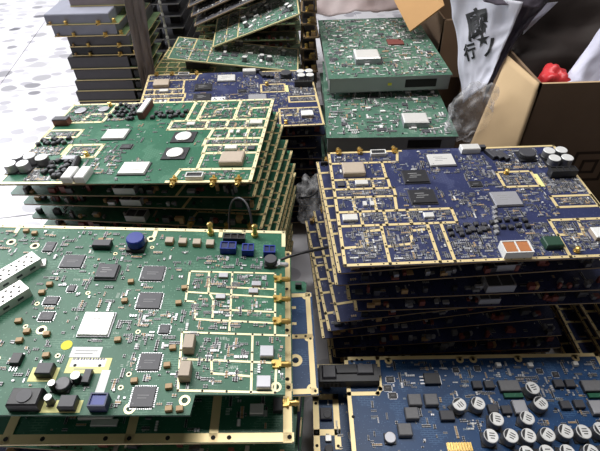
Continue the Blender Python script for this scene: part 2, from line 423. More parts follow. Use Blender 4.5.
TH = 2.4   # board thickness
class Board:
    """a circuit board: an Empty at the board's base with its parts; local units mm, origin = front left corner"""
    def __init__(s, W, D, name='circuit_board'):
        s.W, s.D = W, D
        s.root = bpy.data.objects.new(name, None); COL.objects.link(s.root); s.root.empty_display_size = 0.02
        s.occ = []
    def xyz(s, u, v, z): return ((u - s.W / 2) * 0.001, (v - s.D / 2) * 0.001, z * 0.001)
    def mesh(s, name, me, stuff=False):
        o = link(name, me, s.root, s.xyz(0, 0, 0))
        if stuff: o['kind'] = 'stuff'
        return o
    def put(s, name, me, u, v, rz=0, z=TH, label=None, occ=True):
        subs = ()
        if isinstance(me, tuple): me, subs = me
        o = link(name, me, s.root, s.xyz(u, v, z), R(rz))
        for cn, cm, cl in subs: link(cn, cm, o, tuple(c * 0.001 for c in cl))
        if label: o['label'] = label
        if occ:
            bb = [Vector(c) * 1000 for c in o.bound_box]; c, n = abs(math.cos(R(rz))), abs(math.sin(R(rz)))
            hx = max(abs(q.x) for q in bb); hy = max(abs(q.y) for q in bb)
            ex, ey = hx * c + hy * n, hx * n + hy * c
            s.occ.append((u - ex, v - ey, u + ex, v + ey))
        return o
    def pose(s, ctr, yaw, tx=0, ty=0, top=True):
        m = Matrix.Rotation(R(tx), 4, 'X') @ Matrix.Rotation(R(ty), 4, 'Y') @ Matrix.Rotation(R(yaw), 4, 'Z')
        c = Vector(ctr)
        if top: c = c - (m @ Vector((0, 0, TH * 0.001)))
        s.root.matrix_world = Matrix.Translation(c) @ m
        return s

def frame_mesh(lines, wd, gold, outline=None, owd=5.0):
    b = MB()
    for pl in lines: b.strip(pl, wd, TH, 0.55, gold)
    if outline: b.strip(outline + [outline[0]], owd, TH, 0.55, gold)
    return b.mesh('gold_frame')
def hole_mesh(lines, step=17, r=1.25):
    b = MB(); done = []
    for pl in lines:
        for (x0, y0), (x1, y1) in zip(pl, pl[1:]):
            L = math.hypot(x1 - x0, y1 - y0); n = max(1, round(L / step))
            for i in range(n + 1):
                p = (x0 + (x1 - x0) * i / n, y0 + (y1 - y0) * i / n)
                if all(math.hypot(p[0] - q[0], p[1] - q[1]) > 6 for q in done):
                    done.append(p); b.disc(p[0], p[1], TH + 0.62, r, 'hole', 8)
    return b.mesh('screw_holes')
def rrect(x0, y0, x1, y1): return [(x0, y0), (x1, y0), (x1, y1), (x0, y1), (x0, y0)]

# ------------------------------------------------------------------ floor
fl = MB(1.0); fl.box(-0.5, 1.2, -0.06, 5.2, 5.6, 0.05, 'grout', 0, 0, True)
floor = link('floor', fl.mesh('floor')); floor['kind'] = 'structure'
TS = 0.80
tb = MB(1.0); tb.box(0, 0, -0.0102, TS - 0.0018, TS - 0.0018, 0.0072, 'floor'); tb.box(0, 0, -0.003, TS - 0.0018, TS - 0.0018, 0.003, 'floor', 0, 0.0015)
tme = tb.mesh('floor_tile'); ta = R(8.4)
for i in range(-4, 6):
    for j in range(-6, 5):
        lx, ly = (i + 0.5) * TS, (j + 0.35) * TS
        x = -1.20 + lx * math.cos(ta) - ly * math.sin(ta); y = 1.80 + lx * math.sin(ta) + ly * math.cos(ta)
        if abs(x + 0.5) < 2.9 and abs(y - 1.2) < 3.1: link('floor_tile', tme, floor, (x, y, 0), ta)

# ------------------------------------------------------------------ room shell (out of view; carries the window)
RX0, RX1, RY0, RY1, RZ = -3.0, 2.0, -1.5, 3.9, 2.7
def wall(name, boxes):
    q = MB(1.0)
    for x0, x1, y0, y1, z0, z1 in boxes: q.box((x0 + x1) / 2, (y0 + y1) / 2, z0, x1 - x0, y1 - y0, z1 - z0, 'plaster', 0, 0, True)
    o = link(name, q.mesh(name)); o['kind'] = 'structure'; return o
WY0, WY1, WZ0, WZ1 = 1.20, 3.50, 0.80, 2.40
wall('wall_left', [(RX0 - 0.1, RX0, RY0, WY0, 0, RZ), (RX0 - 0.1, RX0, WY1, RY1, 0, RZ), (RX0 - 0.1, RX0, WY0, WY1, 0, WZ0), (RX0 - 0.1, RX0, WY0, WY1, WZ1, RZ)])
wall('wall_back', [(RX0, RX1, RY1, RY1 + 0.1, 0, RZ)]); wall('wall_right', [(RX1, RX1 + 0.1, RY0, RY1, 0, RZ)])
wall('wall_front', [(RX0, RX1, RY0 - 0.1, RY0, 0, RZ)]); wall('ceiling', [(RX0, RX1, RY0, RY1, RZ, RZ + 0.08)])
q = MB(1.0)
for y in (WY0 + 0.03, (WY0 + WY1) / 2, WY1 - 0.03): q.box(RX0 - 0.05, y, WZ0, 0.05, 0.06, WZ1 - WZ0, 'white', 0, 0, True)
for z in (WZ0, WZ1 - 0.06): q.box(RX0 - 0.05, (WY0 + WY1) / 2, z, 0.05, WY1 - WY0, 0.06, 'white', 0, 0, True)
win = link('window_1', q.mesh('window_1')); win['kind'] = 'structure'

# ------------------------------------------------------------------ the large radio board (the same model in blue and in green)
W1, D1 = 400, 262
OUT1 = [(0, 4), (4, 0), (396, 0), (400, 4), (400, 258), (396, 262), (4, 262), (0, 258)]
LINES1 = [[(3, 3), (397, 3)], [(3, 3), (3, 259)], [(3, 259), (128, 259)], [(3, 228), (116, 228)], [(3, 184), (92, 184)], [(3, 160), (97, 160)],
          [(3, 140), (97, 140)], [(3, 107), (174, 107), (174, 77)], [(3, 77), (174, 77)], [(90, 184), (90, 228)], [(97, 140), (97, 160)], [(92, 107), (95, 140)],
          [(92, 160), (92, 184)], [(66, 160), (66, 184)], [(26, 160), (26, 184)], [(30, 107), (30, 140)], [(62, 107), (62, 140)], [(37, 77), (37, 107)],
          [(72, 77), (72, 107)], [(108, 77), (108, 107)], [(63, 3), (63, 77)], [(130, 3), (130, 77)], [(150, 3), (150, 77)], [(3, 34), (38, 36), (38, 65), (62, 67)],
          [(64, 34), (101, 38), (102, 63), (129, 65)], [(116, 228), (122, 259)], rrect(272, 152, 328, 190), rrect(333, 101, 396, 126),
          [(396, 74), (308, 74), (306, 3)], [(308, 44), (345, 44), (350, 74)], [(258, 259), (397, 259), (397, 3)]]
HOLES1 = LINES1[:2] + LINES1[3:10] + LINES1[20:23] + [LINES1[26], LINES1[28]]
LEFT = [[(3, 3), (3, 259)]]
SMD1 = [((6, 80, 172, 105), 60), ((6, 6, 62, 74), 60), ((66, 6, 128, 74), 60), ((133, 6, 148, 74), 16), ((6, 110, 92, 138), 22), ((6, 143, 94, 157), 40), ((6, 187, 88, 225), 8),
        ((6, 231, 110, 256), 24), ((6, 162, 90, 182), 20), ((152, 6, 222, 76), 80), ((176, 80, 330, 150), 130), ((100, 110, 172, 160), 20), ((215, 150, 270, 240), 90), ((152, 190, 215, 258), 30),
        ((100, 165, 170, 230), 22), ((275, 155, 325, 187), 40), ((336, 104, 394, 123), 36), ((330, 130, 398, 185), 90), ((310, 6, 394, 72), 70), ((250, 6, 304, 72), 60), ((275, 195, 362, 255), 90)]
LINES_LOW = [p for i, p in enumerate(LINES1) if i not in (0, 2, 20, 21, 22, 26, 27, 28, 29, 30)] + [[(63, 34), (63, 77)], [(130, 34), (130, 77)], [(150, 34), (150, 77)]]
def substrate1(mask, edge):
    b = MB(); b.poly(OUT1, 0, TH, mask, edge); return b.mesh('substrate')
_t1 = {}
def type1_base(bd, mask, gold, pal, full, seed):
    key = (mask, gold, pal, full)
    if key not in _t1:
        _t1[key] = (substrate1(mask, 'edge'), frame_mesh([p for i, p in enumerate(LINES1) if i not in (26, 27)] if full else LINES_LOW, 5.4 if gold == 'goldlit' else 4.4, gold), hole_mesh(HOLES1),
                    [frame_mesh([LINES1[i]], 5.4 if gold == 'goldlit' else 4.4, gold) for i in (26, 27)])
    sub, fr, ho, cf = _t1[key]
    for c in cf: bd.mesh('compartment_frame', c)
    bd.mesh('substrate', sub); bd.mesh('gold_frame', fr)
    bd.mesh('screw_holes', ho, True)

def type1_top(variant, mask, gold, pal, seed):
    bd = Board(W1, D1); type1_base(bd, mask, gold, pal, True, seed); g = variant == 'green'
    lid = 'lid'
    for u in (20, 57, 117): bd.put('coax_socket', sma('brass'), u, 259)
    bd.put('slot_connector', socket(26, 12, 7, 'white', 1, 'black'), 87, 250)
    bd.put('ceramic_filter', block(36, 30, 9, 'tan', 'tan'), 39, 206)
    bd.put('small_filter', block(20, 11, 5, 'white', 'lid'), 48, 172)
    bd.put('square_chip', block(11, 11, 3, 'black', 'dgrey'), 15, 172)
    bd.put('processor', lidded(46, 34, 4, 'dgrey', 'lid', False), 190, 226)
    for v in (184, 134):
        bd.put('flat_processor', lidded(40, 34, 4.5, 'black', 'lid' if g else 'black', True) if g else lidded(42, 34, 4, 'dgrey', 'black', False), 137, v)
    bd.put('silver_chip', lidded(44, 34, 4, 'dgrey', 'lid' if g else 'lidgrey', False), 262, 122)
    bd.put('filter', block(22, 13, 5, 'lid', 'lid'), 20, 92)
    bd.put('filter', block(15, 10, 4, 'lid', 'lid'), 136, 92)
    bd.put('small_chip', qfp(20, 14, 'black'), 228, 161)
    for u in (46, 57): bd.put('tiny_filter', block(6, 10, 4, 'lid', 'lid'), u, 122)
    if not g:
        bd.put('white_connector', (socket(38, 22, 13, 'white', 2, 'white'), (('insert', block(15, 17, 1.4, 'orange', 'orange'), (-9.1, 0, 11.2)), ('insert', block(15, 17, 1.4, 'orange', 'orange'), (9.1, 0, 11.2)))), 234, 14)
        for i in range(20):
            q = random.Random(i + 90); bd.put('small_inductor', inductor(8, 7, 5), 160 + (i % 10) * 12.5 + q.uniform(-2, 2), (66, 52)[i // 10] + q.uniform(-4, 4) + (i % 10) * 1.2, 90 * (i % 2))
        bd.put('transformer', block(24, 18, 9, 'dgreen', 'dgreen'), 290, 26)
        bd.put('ceramic_block', block(26, 20, 8, 'tan', 'white'), 366, 40)
        bd.put('edge_connector', block(32, 16, 10, 'white', 'lid'), 246, 252)
        for i in range(6): bd.put('power_chip', block(6, 5.5, 5, 'lidgrey', 'silver'), 222 + i * 3, 52 + i * 10, 20)
        for u in (172, 190, 205): bd.put('small_chip', block(10, 9, 4, 'black', 'dgrey'), u, 60)
        bd.put('round_inductor', roundind(14, 12, 'black', 'dgrey'), 335, 228)
        bd.put('dark_connector', socket(42, 13, 14, 'black', 4, 'hole'), 372, 176)
    else:
        for u in (262, 283): bd.put('module_cage', block(16, 30, 11, 'white', 'white'), u, 246)
        bd.put('long_connector', block(11, 54, 15, 'redbrown', 'white'), 236, 40)
        bd.put('capsule_choke', capsule(5, 34, 'black'), 290, 214, 12)
        bd.put('flat_connector', block(26, 12, 5, 'dgrey', 'lidgrey'), 309, 196)
        bd.put('heat_module', block(28, 14, 13, 'redbrown', 'dgrey'), 382, 78)
        for i in range(22):
            q = random.Random(i); bd.put('small_inductor', inductor(8, 7, 6), 251 + (i % 5) * 12 + q.uniform(-4, 4), 14 + (i // 5) * 13 + q.uniform(-4, 4), q.uniform(0, 90))
        for i in range(12): bd.put('small_inductor', inductor(8, 7, 6), 345 + (i % 6) * 9 + (i * 7 % 5) - 2, 136 + (i // 6) * 12 + (i * 5 % 7) - 3, 37 * i % 90)
        for i in range(14):
            q = random.Random(50 + i); bd.put('small_inductor', inductor(9, 8, 7), 300 + (i % 4) * 11 + q.uniform(-4, 4), 208 + (i // 4) * 13 + q.uniform(-4, 4), q.uniform(0, 90))
        for i in range(12): bd.put('small_chip', inductor(8, 8, 6), 160 + (i % 6) * 11 + (i * 7 % 5) - 2, 48 + (i // 6) * 14 + (i * 5 % 7) - 3, 41 * i % 90)
        bd.put('capacitor', capacitor(10, 14, 'can', False), 348, 208)
        bd.put('oval_shield', roundind(11, 3, 'lidgrey', 'lidgrey'), 370, 30); bd.put('oval_shield', roundind(10, 3, 'lidgrey', 'lidgrey'), 325, 26)
    for u, v in ((370, 205), (391, 205), (370, 226), (391, 227)): bd.put('capacitor', capacitor(9.5, 15, 'lidgrey' if g else 'can', False), u, v)
    bd.put('gold_strip', block(7, 32, 0.6, 'yellow', 'labely'), 332, 166)
    bd.put('coax_post', pin_post(3.2, 9, 'brass'), 286, 186); bd.put('coax_post', pin_post(3, 9, 'brass'), 318, 12)
    bd.put('edge_block', block(14, 8, 9, 'black', 'dgrey'), 266, 254)
    if not g:
        for i in range(3): bd.put('header_block', block(8, 24, 7, 'black', 'dgrey'), 277 + i * 10, 236 - i * 3, 20)
    rnd = random.Random(seed); b = MB()
    for rect, n in SMD1:
        k = 3.4 if not g else {(176, 80, 330, 150): 0.9, (100, 165, 170, 230): 0.6, (100, 110, 172, 160): 0.5, (152, 6, 222, 76): 0.8, (215, 150, 270, 240): 2.4, (152, 190, 215, 258): 1.0}.get(rect, 3.0)
        scatter(b, rnd, rect, int(n * k * (2.2 if rect[2] < 175 and rect[0] < 70 or rect[0] > 270 else 1.3)), pal, bd.occ, TH, 0.45, 1.05)
    bd.mesh('small_components', b.mesh('small_components'), True)
    return bd

_lite = {}
def type1_lower(mask, gold, pal, seed, gap=25.6, conn=None, smas=True, side='silver'):
    bd = Board(W1, D1); type1_base(bd, mask, gold, pal, False, seed)
    k = (pal, seed % 3)
    if k not in _lite:
        rnd = random.Random(seed % 3); b = MB()
        for rect, n in SMD1: scatter(b, rnd, rect, int(n * 0.5), pal, [], TH)
        for e in (10, 252):
            for i in range(26):
                b.box(rnd.uniform(12, 390), e + rnd.uniform(-5, 5), TH, rnd.uniform(3, 12), rnd.uniform(3, 8), rnd.uniform(2, 13), rnd.choice(('black', 'dgrey', 'tancap', 'lidgrey', 'redbrown', 'grey')))
        _lite[k] = b.mesh('small_components')
    bd.mesh('small_components', _lite[k], True)
    if smas:
        for u in (20, 57, 117): bd.put('coax_socket', sma('brass'), u, 259)
    for u, v in ((125, 130), (265, 140)): bd.put('heat_sink', block(64, 70, gap, 'sink', 'sink'), u, v)
    if conn:
        for (u, v, wd, d, h) in conn: bd.put('metal_connector', socket(wd, d, h, 'lidgrey', 2, 'dgrey'), u, v)
    return bd

ORD = ['topmost', 'second', 'third', 'fourth', 'fifth', 'sixth', 'seventh', 'eighth', 'ninth', 'tenth', 'eleventh', 'twelfth', 'thirteenth', 'fourteenth']

# ---- right stack: blue board on top
b = type1_top('blue', 'mask_blue', 'gold', 'blue', 11).pose((0.253, 0.5356, 0.352), 1.05, 1.306, 0.498)
tag(b.root, 'blue circuit board with gold compartments on top of the right stack, before the cardboard box', 'circuit board', 'boards in the right stack')
def fl_center(x, y, yaw, W=0.4, D=0.262):
    c, n = math.cos(R(yaw)), math.sin(R(yaw)); return x + c * W / 2 - n * D / 2, y + n * W / 2 + c * D / 2
LB = [(0.050, 0.405, 4.0, (235, 16, 36, 22, 13)), (0.047, 0.407, 3.0, (252, 16, 38, 22, 13)), (0.066, 0.402, 1.0, (226, 14, 42, 24, 15)), (0.078, 0.402, 0.5, (205, 14, 32, 20, 12)),
      (0.053, 0.402, 6.0, None), (0.039, 0.405, 6.5, None), (0.030, 0.41, 4.0, None), (0.046, 0.408, 2, None), (0.05, 0.408, 1, None), (0.045, 0.41, 2, None), (0.05, 0.41, 1, None)]
for i, (x, y, yaw, cn) in enumerate(LB):
    z = 0.352 - 0.028 * (i + 1); k = z / 0.352
    bb = type1_lower('mask_blue', 'gold', 'blue', 100 + i, conn=[cn] if cn else None)
    cx, cy = fl_center(x, y + 0.010, yaw); bb.pose((cx, cy, z), yaw, 1.306 * k, 0.498 * k)
    tag(bb.root, 'blue gold-edged circuit board, %s from the top in the right stack' % ORD[i + 1], 'circuit board', 'boards in the right stack')

for i in range(7):
    bb = type1_lower('mask_blue', 'gold', 'blue', 150 + i, conn=[(60 + 9 * i, 14, 30, 20, 12)] if i < 5 else None, smas=False)
    bb.pose((0.690 + [0.0, 0.01, 0.004, 0.012][i % 4], 0.535 + [0.0, 0.006, -0.004][i % 3], 0.190 - 0.028 * i), [0.5, -1, 1.2][i % 3])
    tag(bb.root, 'blue gold-edged circuit board, %s from the top in the stack at the right edge' % ORD[i], 'circuit board', 'boards in the stack at the right edge')

# ---- left stack: green board on top
b = type1_top('green', 'mask_green', 'goldlit', 'lit', 21).pose((-0.2523, 0.6718, 0.392), 173.96, -1.273, -2.86)
tag(b.root, 'green circuit board with white-lidded chips on top of the middle left stack', 'circuit board', 'boards in the middle left stack')
for i in range(13):
    z = 0.392 - 0.028 * (i + 1); k = z / 0.392
    dx = [0.005, 0.011, 0.017, 0.024, 0.029, 0.03, 0.03, 0.028, 0.02, 0.02, 0.02, 0.02, 0.02][i]
    bb = type1_lower('mask_green', 'gold', 'lit', 200 + i, conn=[(205 + 3 * i, 250, 34, 20, 12)] if i < 3 else None, smas=i in (2, 4))
    bb.pose((-0.2523 + dx, 0.6718 + 0.006 + [0, 0.006, -0.002, 0.004][i % 4], z), 173.96 - [1.0, 2.0, 3.0, 3.5, 3.5, 3, 3, 3, 2, 2, 2, 2, 2][i], -1.273 * k, -2.86 * k)
    tag(bb.root, 'green gold-edged circuit board, %s from the top in the middle left stack' % (ORD + ['fourteenth'])[i + 1], 'circuit board', 'boards in the middle left stack')

# ---- back middle stack: blue board on top
b = type1_top('blue', 'mask_blue', 'gold', 'blue', 31).pose((-0.150, 0.9563, 0.3155), 4.52, 1.044, 1.95)
b.put('white_label', block(34, 18, 0.8, 'label', 'label'), 172, 128)
tag(b.root, 'dusty blue circuit board behind the green one, on the back middle stack', 'circuit board', 'boards in the back middle stack')
for i in range(10):
    z = 0.3155 - 0.028 * (i + 1); k = z / 0.3155
    bb = type1_lower('mask_blue', 'gold', 'blue', 300 + i)
    bb.pose((-0.150 + [0.004, -0.012, 0.006, -0.004][i % 4], 0.962 + [0.004, 0.004, 0.01][i % 3], z), 4.5 - [1.0, 3, 5.5, 3.5][i % 4], 1.044 * k, 1.95 * k)
    tag(bb.root, 'gold-edged circuit board, %s from the top in the back middle stack' % ORD[i + 1], 'circuit board', 'boards in the back middle stack')

# ------------------------------------------------------------------ front left board
WA, DA = 420, 252
def build_front_left():
    bd = Board(WA, DA); g = 'goldlit'
    s = MB(); s.poly([(0, 0), (332, 0), (334, 20), (420, 20), (420, 252), (0, 252)], 0, TH, 'mask_green', 'mask_green'); bd.mesh('substrate', s.mesh('substrate'))
    lines = [[(2, 250), (418, 250)], [(250, 250), (250, 238)], [(335, 250), (335, 240)], [(365, 250), (365, 238)], [(418, 250), (418, 225)], [(75, 250), (75, 240)]]
    comp = [[(305, 177), (408, 176), (409, 88)], [(305, 177), (307, 132), (318, 131), (321, 107)], [(306, 145), (408, 139)], [(328, 176), (331, 146)], [(356, 176), (360, 91)], [(357, 153), (408, 151)],
            [(331, 146), (338, 134), (340, 108)], [(360, 120), (408, 118)], [(321, 107), (408, 103)], [(310, 90), (424, 87), (423, 24)][:2], [(310, 90), (317, 24), (410, 22)], [(385, 88), (387, 22)],
            [(313, 58), (411, 54), (410, 22)], [(345, 57), (347, 42), (386, 39)]]
    b = MB()
    for p in lines: b.strip(p, 5.0, TH, 0.5, g)
    for p in comp: b.strip(p, 2.3, TH, 0.5, g)
    bd.mesh('gold_frame', b.mesh('gold_frame'))
    bd.mesh('screw_holes', hole_mesh(comp + [lines[0]], 26, 1.2), True)
    for u, v, wd, d in ((163, 189, 32, 24), (262, 172, 33, 26), (267, 131, 33, 26), (284, 54, 27, 22), (286, 17, 27, 24), (160, 129, 19, 13), (163, 108, 19, 13), (127, 213, 15, 19), (176, 147, 11, 11), (291, 93, 14, 13)):
        bd.put('flat_chip', qfp(wd * 0.8, d * 0.88, 'dgrey'), u, v)
    bd.put('dark_processor', lidded(26, 24, 5, 'grey', 'dgrey', False), 209, 172)
    bd.put('silver_processor', lidded(34, 32, 4, 'lidgrey', 'lid', False), 219, 98)
    for u, v in ((102, 160), (107, 115)): bd.put('module_cage', sfp(19, 72, 12), u, v, -38)
    bd.put('blue_inductor', roundind(11, 17, 'blue', 'blue'), 233, 217)
    bd.put('black_relay', block(22, 11, 8, 'black', 'dgrey'), 191, 216)
    for i, u in enumerate((272, 289, 307, 324)): bd.put('coax_jack', block(10, 10, 6, 'tancap', 'tan'), u, 226 - i)
    for u, v, wd in ((348, 214, 20), (373, 211, 15), (400, 209, 15)): bd.put('blue_socket', socket(wd, 13, 10, 'blue', 2, 'navy'), u, v)
    bd.put('black_socket', socket(28, 10, 9, 'black', 3, 'hole'), 354, 232)
    for u, v in ((322, 244), (380, 242)): bd.put('coax_post', pin_post(3.0, 20, 'brass'), u, v)
    for v in (166, 136, 105, 52): bd.put('coax_socket', sma('brass'), 414, v, -90)
    bd.put('silver_socket', sma('silver'), 412, 190, -90); bd.put('coil', roundind(8, 10, 'black', 'dgrey'), 402, 192)
    for u, v in ((321, 72), (322, 41)): bd.put('ceramic_filter', block(11, 17, 12, 'tan', 'tan'), u, v)
    for u, v in ((401, 65), (399, 31)): bd.put('shielded_oscillator', block(14, 13, 6, 'silver', 'lidgrey'), u, v)
    for u, v in ((386, 158), (383, 147), (346, 170), (346, 138)): bd.put('small_shield', block(11, 7, 3, 'tan', 'lidgrey'), u, v)
    # paper label with bar code and its tail, yellow dot
    s = MB(); s.box(218, 65, TH, 30, 12, 0.25, 'label'); s.box(225, 50, TH, 42, 17, 0.22, 'labely'); s.box(224, 53, TH, 34, 9, 0.28, 'label'); s.box(244, 32, TH, 8.5, 26, 0.25, 'label')
    q = random.Random(4); x = 208
    while x < 240:
        wdt = q.uniform(0.5, 2.0); s.box(x, 57.5, TH, wdt, 3.0, 0.32, 'print'); x += wdt + q.uniform(0.6, 1.6)
    s.box(218, 66.5, TH, 22, 1.0, 0.3, 'printl'); s.box(216, 63.5, TH, 18, 1.0, 0.3, 'printl'); s.box(222, 46, TH, 20, 0.9, 0.32, 'printl')
    s.disc(212, 50, TH + 0.35, 1.6, 'hole'); s.disc(236, 50, TH + 0.35, 1.6, 'hole')
    o = bd.mesh('paper_label', s.mesh('paper_label')); o['label'] = 'white and pale yellow paper label with bar code'; bd.occ.append((200, 40, 248, 72)); bd.occ.append((239, 18, 249, 46))
    s = MB(); s.lathe(0, 0, [(5.6, 0), (5.6, 0.3)], ['yellow', 'yellow'], 20)
    bd.put('yellow_sticker', s.mesh('yellow_sticker'), 196, 73)
    for u, v, wd, d in ((186, 40, 26, 15), (214, 8, 36, 12)): bd.put('yellow_pad', block(wd, d, 0.3, 'labely', 'labely'), u, v)
    for u, v in ((188, 42), (221, 9)): bd.put('power_choke', block(15, 12, 9, 'black', 'dgrey'), u, v, 0, TH + 0.3)
    bd.put('power_inductor', inductor(28, 18, 13), 183, 12)
    for u, v in ((190, 24), (192, 10)): bd.put('small_capacitor', capacitor(3.4, 12, 'black', False), u + 12, v + 1)
    bd.put('round_inductor', roundind(7, 8, 'dgrey', 'grey'), 210, 27); bd.put('capacitor', capacitor(4.5, 10, 'black', False), 220, 34); bd.put('black_block', block(7, 14, 6, 'black', 'dgrey'), 229, 36)
    bd.put('blue_connector', socket(16, 13, 12, 'navy', 1, 'blue'), 249, 9)
    bd.put('power_transistor', dpak(12, 10, 5), 155, 54, 90)
    for u, v in ((276, 6), (164, 91), (325, 14), (77, 221), (108, 215), (247, 232), (419 - 8, 28)): bd.put('ring_pad', ringpad(3.0, 5.4, g), u, v)
    for u, v in ((246, 79), (274, 33), (304, 70), (308, 27), (312, 5), (322, 5), (137, 101), (151, 88), (172, 85), (148, 77), (181, 60), (300, 128), (303, 150), (240, 158), (240, 130), (150, 152), (146, 140), (302, 50), (186, 226), (100, 236), (88, 240)):
        bd.put('tan_capacitor', block(6.5, 5.2, 4, 'tancap', 'tancap'), u, v, 8)
    for i in range(26):
        q = random.Random(i + 70); u, v = q.uniform(120, 300), q.uniform(20, 235)
        if not any(a - 4 < u < c + 4 and e - 4 < v < f + 4 for a, e, c, f in bd.occ): bd.put('via_ring', ringpad(1.4, 2.6, g), u, v)
    bd.put('white_part', block(5, 12, 3, 'white', 'lid'), 131, 185, 15)
    rnd = random.Random(5); b = MB()
    for rect, n in (((310, 148, 406, 174), 90), ((312, 110, 406, 142), 90), ((320, 92, 406, 106), 30), ((322, 26, 384, 86), 110), ((388, 26, 420, 86), 20), ((60, 195, 300, 244), 110), ((120, 20, 300, 200), 230),
                    ((255, 0, 330, 120), 110), ((300, 180, 416, 205), 60), ((40, 60, 160, 240), 70)): scatter(b, rnd, rect, int(n * 2.2), 'lit', bd.occ, TH, 0.5, 1.05)
    bd.mesh('small_components', b.mesh('small_components'), True)
    return bd
b = build_front_left()
# pose from the back right corner
mA = Matrix.Rotation(R(-0.753), 4, 'X') @ Matrix.Rotation(R(4.434), 4, 'Y') @ Matrix.Rotation(R(0.309), 4, 'Z')
b.root.matrix_world = Matrix.Translation(Vector((-0.0204, 0.4422, 0.380)) + mA @ Vector((-0.210, -0.126, -TH * 0.001))) @ mA
tag(b.root, 'large green circuit board with perforated metal cages and a blue coil, in the front left', 'circuit board', 'boards in the front left stack')

def strip_board(W, D, mask, gold, seed, cells, wd=9):
    """a narrow-windowed board: broad gold frame around green or blue cells"""
    bd = Board(W, D); s = MB(); s.poly([(0, 0), (W, 0), (W, D), (0, D)], 0, TH, mask, gold); bd.mesh('substrate', s.mesh('substrate'))
    lines = [[(4, 5), (W - 4, 5)], [(4, D - 5), (W - 4, D - 5)], [(5, 4), (5, D - 4)], [(W - 6, 4), (W - 6, D - 4)]] + cells
    bd.mesh('gold_frame', frame_mesh(lines, wd, gold)); bd.mesh('screw_holes', hole_mesh(lines, 60, min(2.4, wd * 0.27)), True)
    return bd
# second board under it, its front strip seen
bd = strip_board(430, 262, 'mask_green', 'gold', 1, [[(5, 58), (425, 58)], [(268, 5), (268, 58)], [(350, 5), (350, 58)], [(150, 5), (150, 58)]])
for u, v, wd, d, h in ((310, 30, 30, 7, 4), (392, 32, 14, 11, 6), (240, 20, 26, 7, 3)): bd.put('shielded_filter', block(wd, d, h, 'silver', 'lid'), u, v)
bd.put('white_connector', block(34, 9, 4, 'white', 'lid'), 230, 28); bd.put('coax_socket', sma('brass'), 424, 40, -90); bd.put('black_relay', block(10, 14, 8, 'black', 'dgrey'), 414, 36)
for u, v in ((110, 130), (300, 140)): bd.put('heat_sink', block(70, 60, 26, 'sink', 'sink'), u, v)
sm = MB(); rr = random.Random(9)
for rect in ((155, 10, 264, 54), (273, 10, 346, 54), (355, 10, 405, 54), (10, 10, 146, 54)): scatter(sm, rr, rect, 40, 'lit', bd.occ, TH)
bd.mesh('small_components', sm.mesh('small_components'), True)
bd.pose((-0.228, 0.314, 0.350), 0.3, 0, 3.8)
tag(bd.root, 'green circuit board with broad gold border jutting out under the front left board', 'circuit board', 'boards in the front left stack')
# blue narrow board jutting to the right
bd = strip_board(330, 152, 'mask_blue2', 'gold', 2, [[(250, 80), (324, 80)], [(306, 80), (318, 80)]], 6.5)
for v in (100, 126): bd.put('gold_finger', block(14, 4, 0.6, 'gold', 'gold'), 300, v)
bd.put('ring_pad', ringpad(4.0, 8.5, 'gold'), 304, 46); bd.put('ring_pad', ringpad(2.6, 6, 'gold'), 322, 145); bd.put('ring_pad', ringpad(2.6, 6, 'gold'), 322, 78); bd.put('ring_pad', ringpad(2.6, 6, 'gold'), 322, 8)
bd.put('heat_sink', block(120, 70, 22, 'sink', 'sink'), 120, 80)
bd.pose((-0.150, 0.325, 0.300), 1.0, 0, 1.0)
tag(bd.root, 'narrow blue board with gold border and ring hole jutting right from the front left stack', 'circuit board', 'boards in the front left stack')
for i in range(9):
    z = 0.268 - 0.028 * i
    bb = type1_lower('mask_green' if i % 2 == 0 else 'mask_blue', 'gold', 'lit', 400 + i)
    bb.pose((-0.215 + [0.012, -0.004, 0.004][i % 3], 0.335 + [0.0, 0.01, 0.005][i % 3], z), [-5, 2, 0][i % 3], 0, 0)
    tag(bb.root, '%s gold-edged circuit board, %s from the top in the front left stack' % (['green', 'blue'][i % 2], ORD[i + 3]), 'circuit board', 'boards in the front left stack')

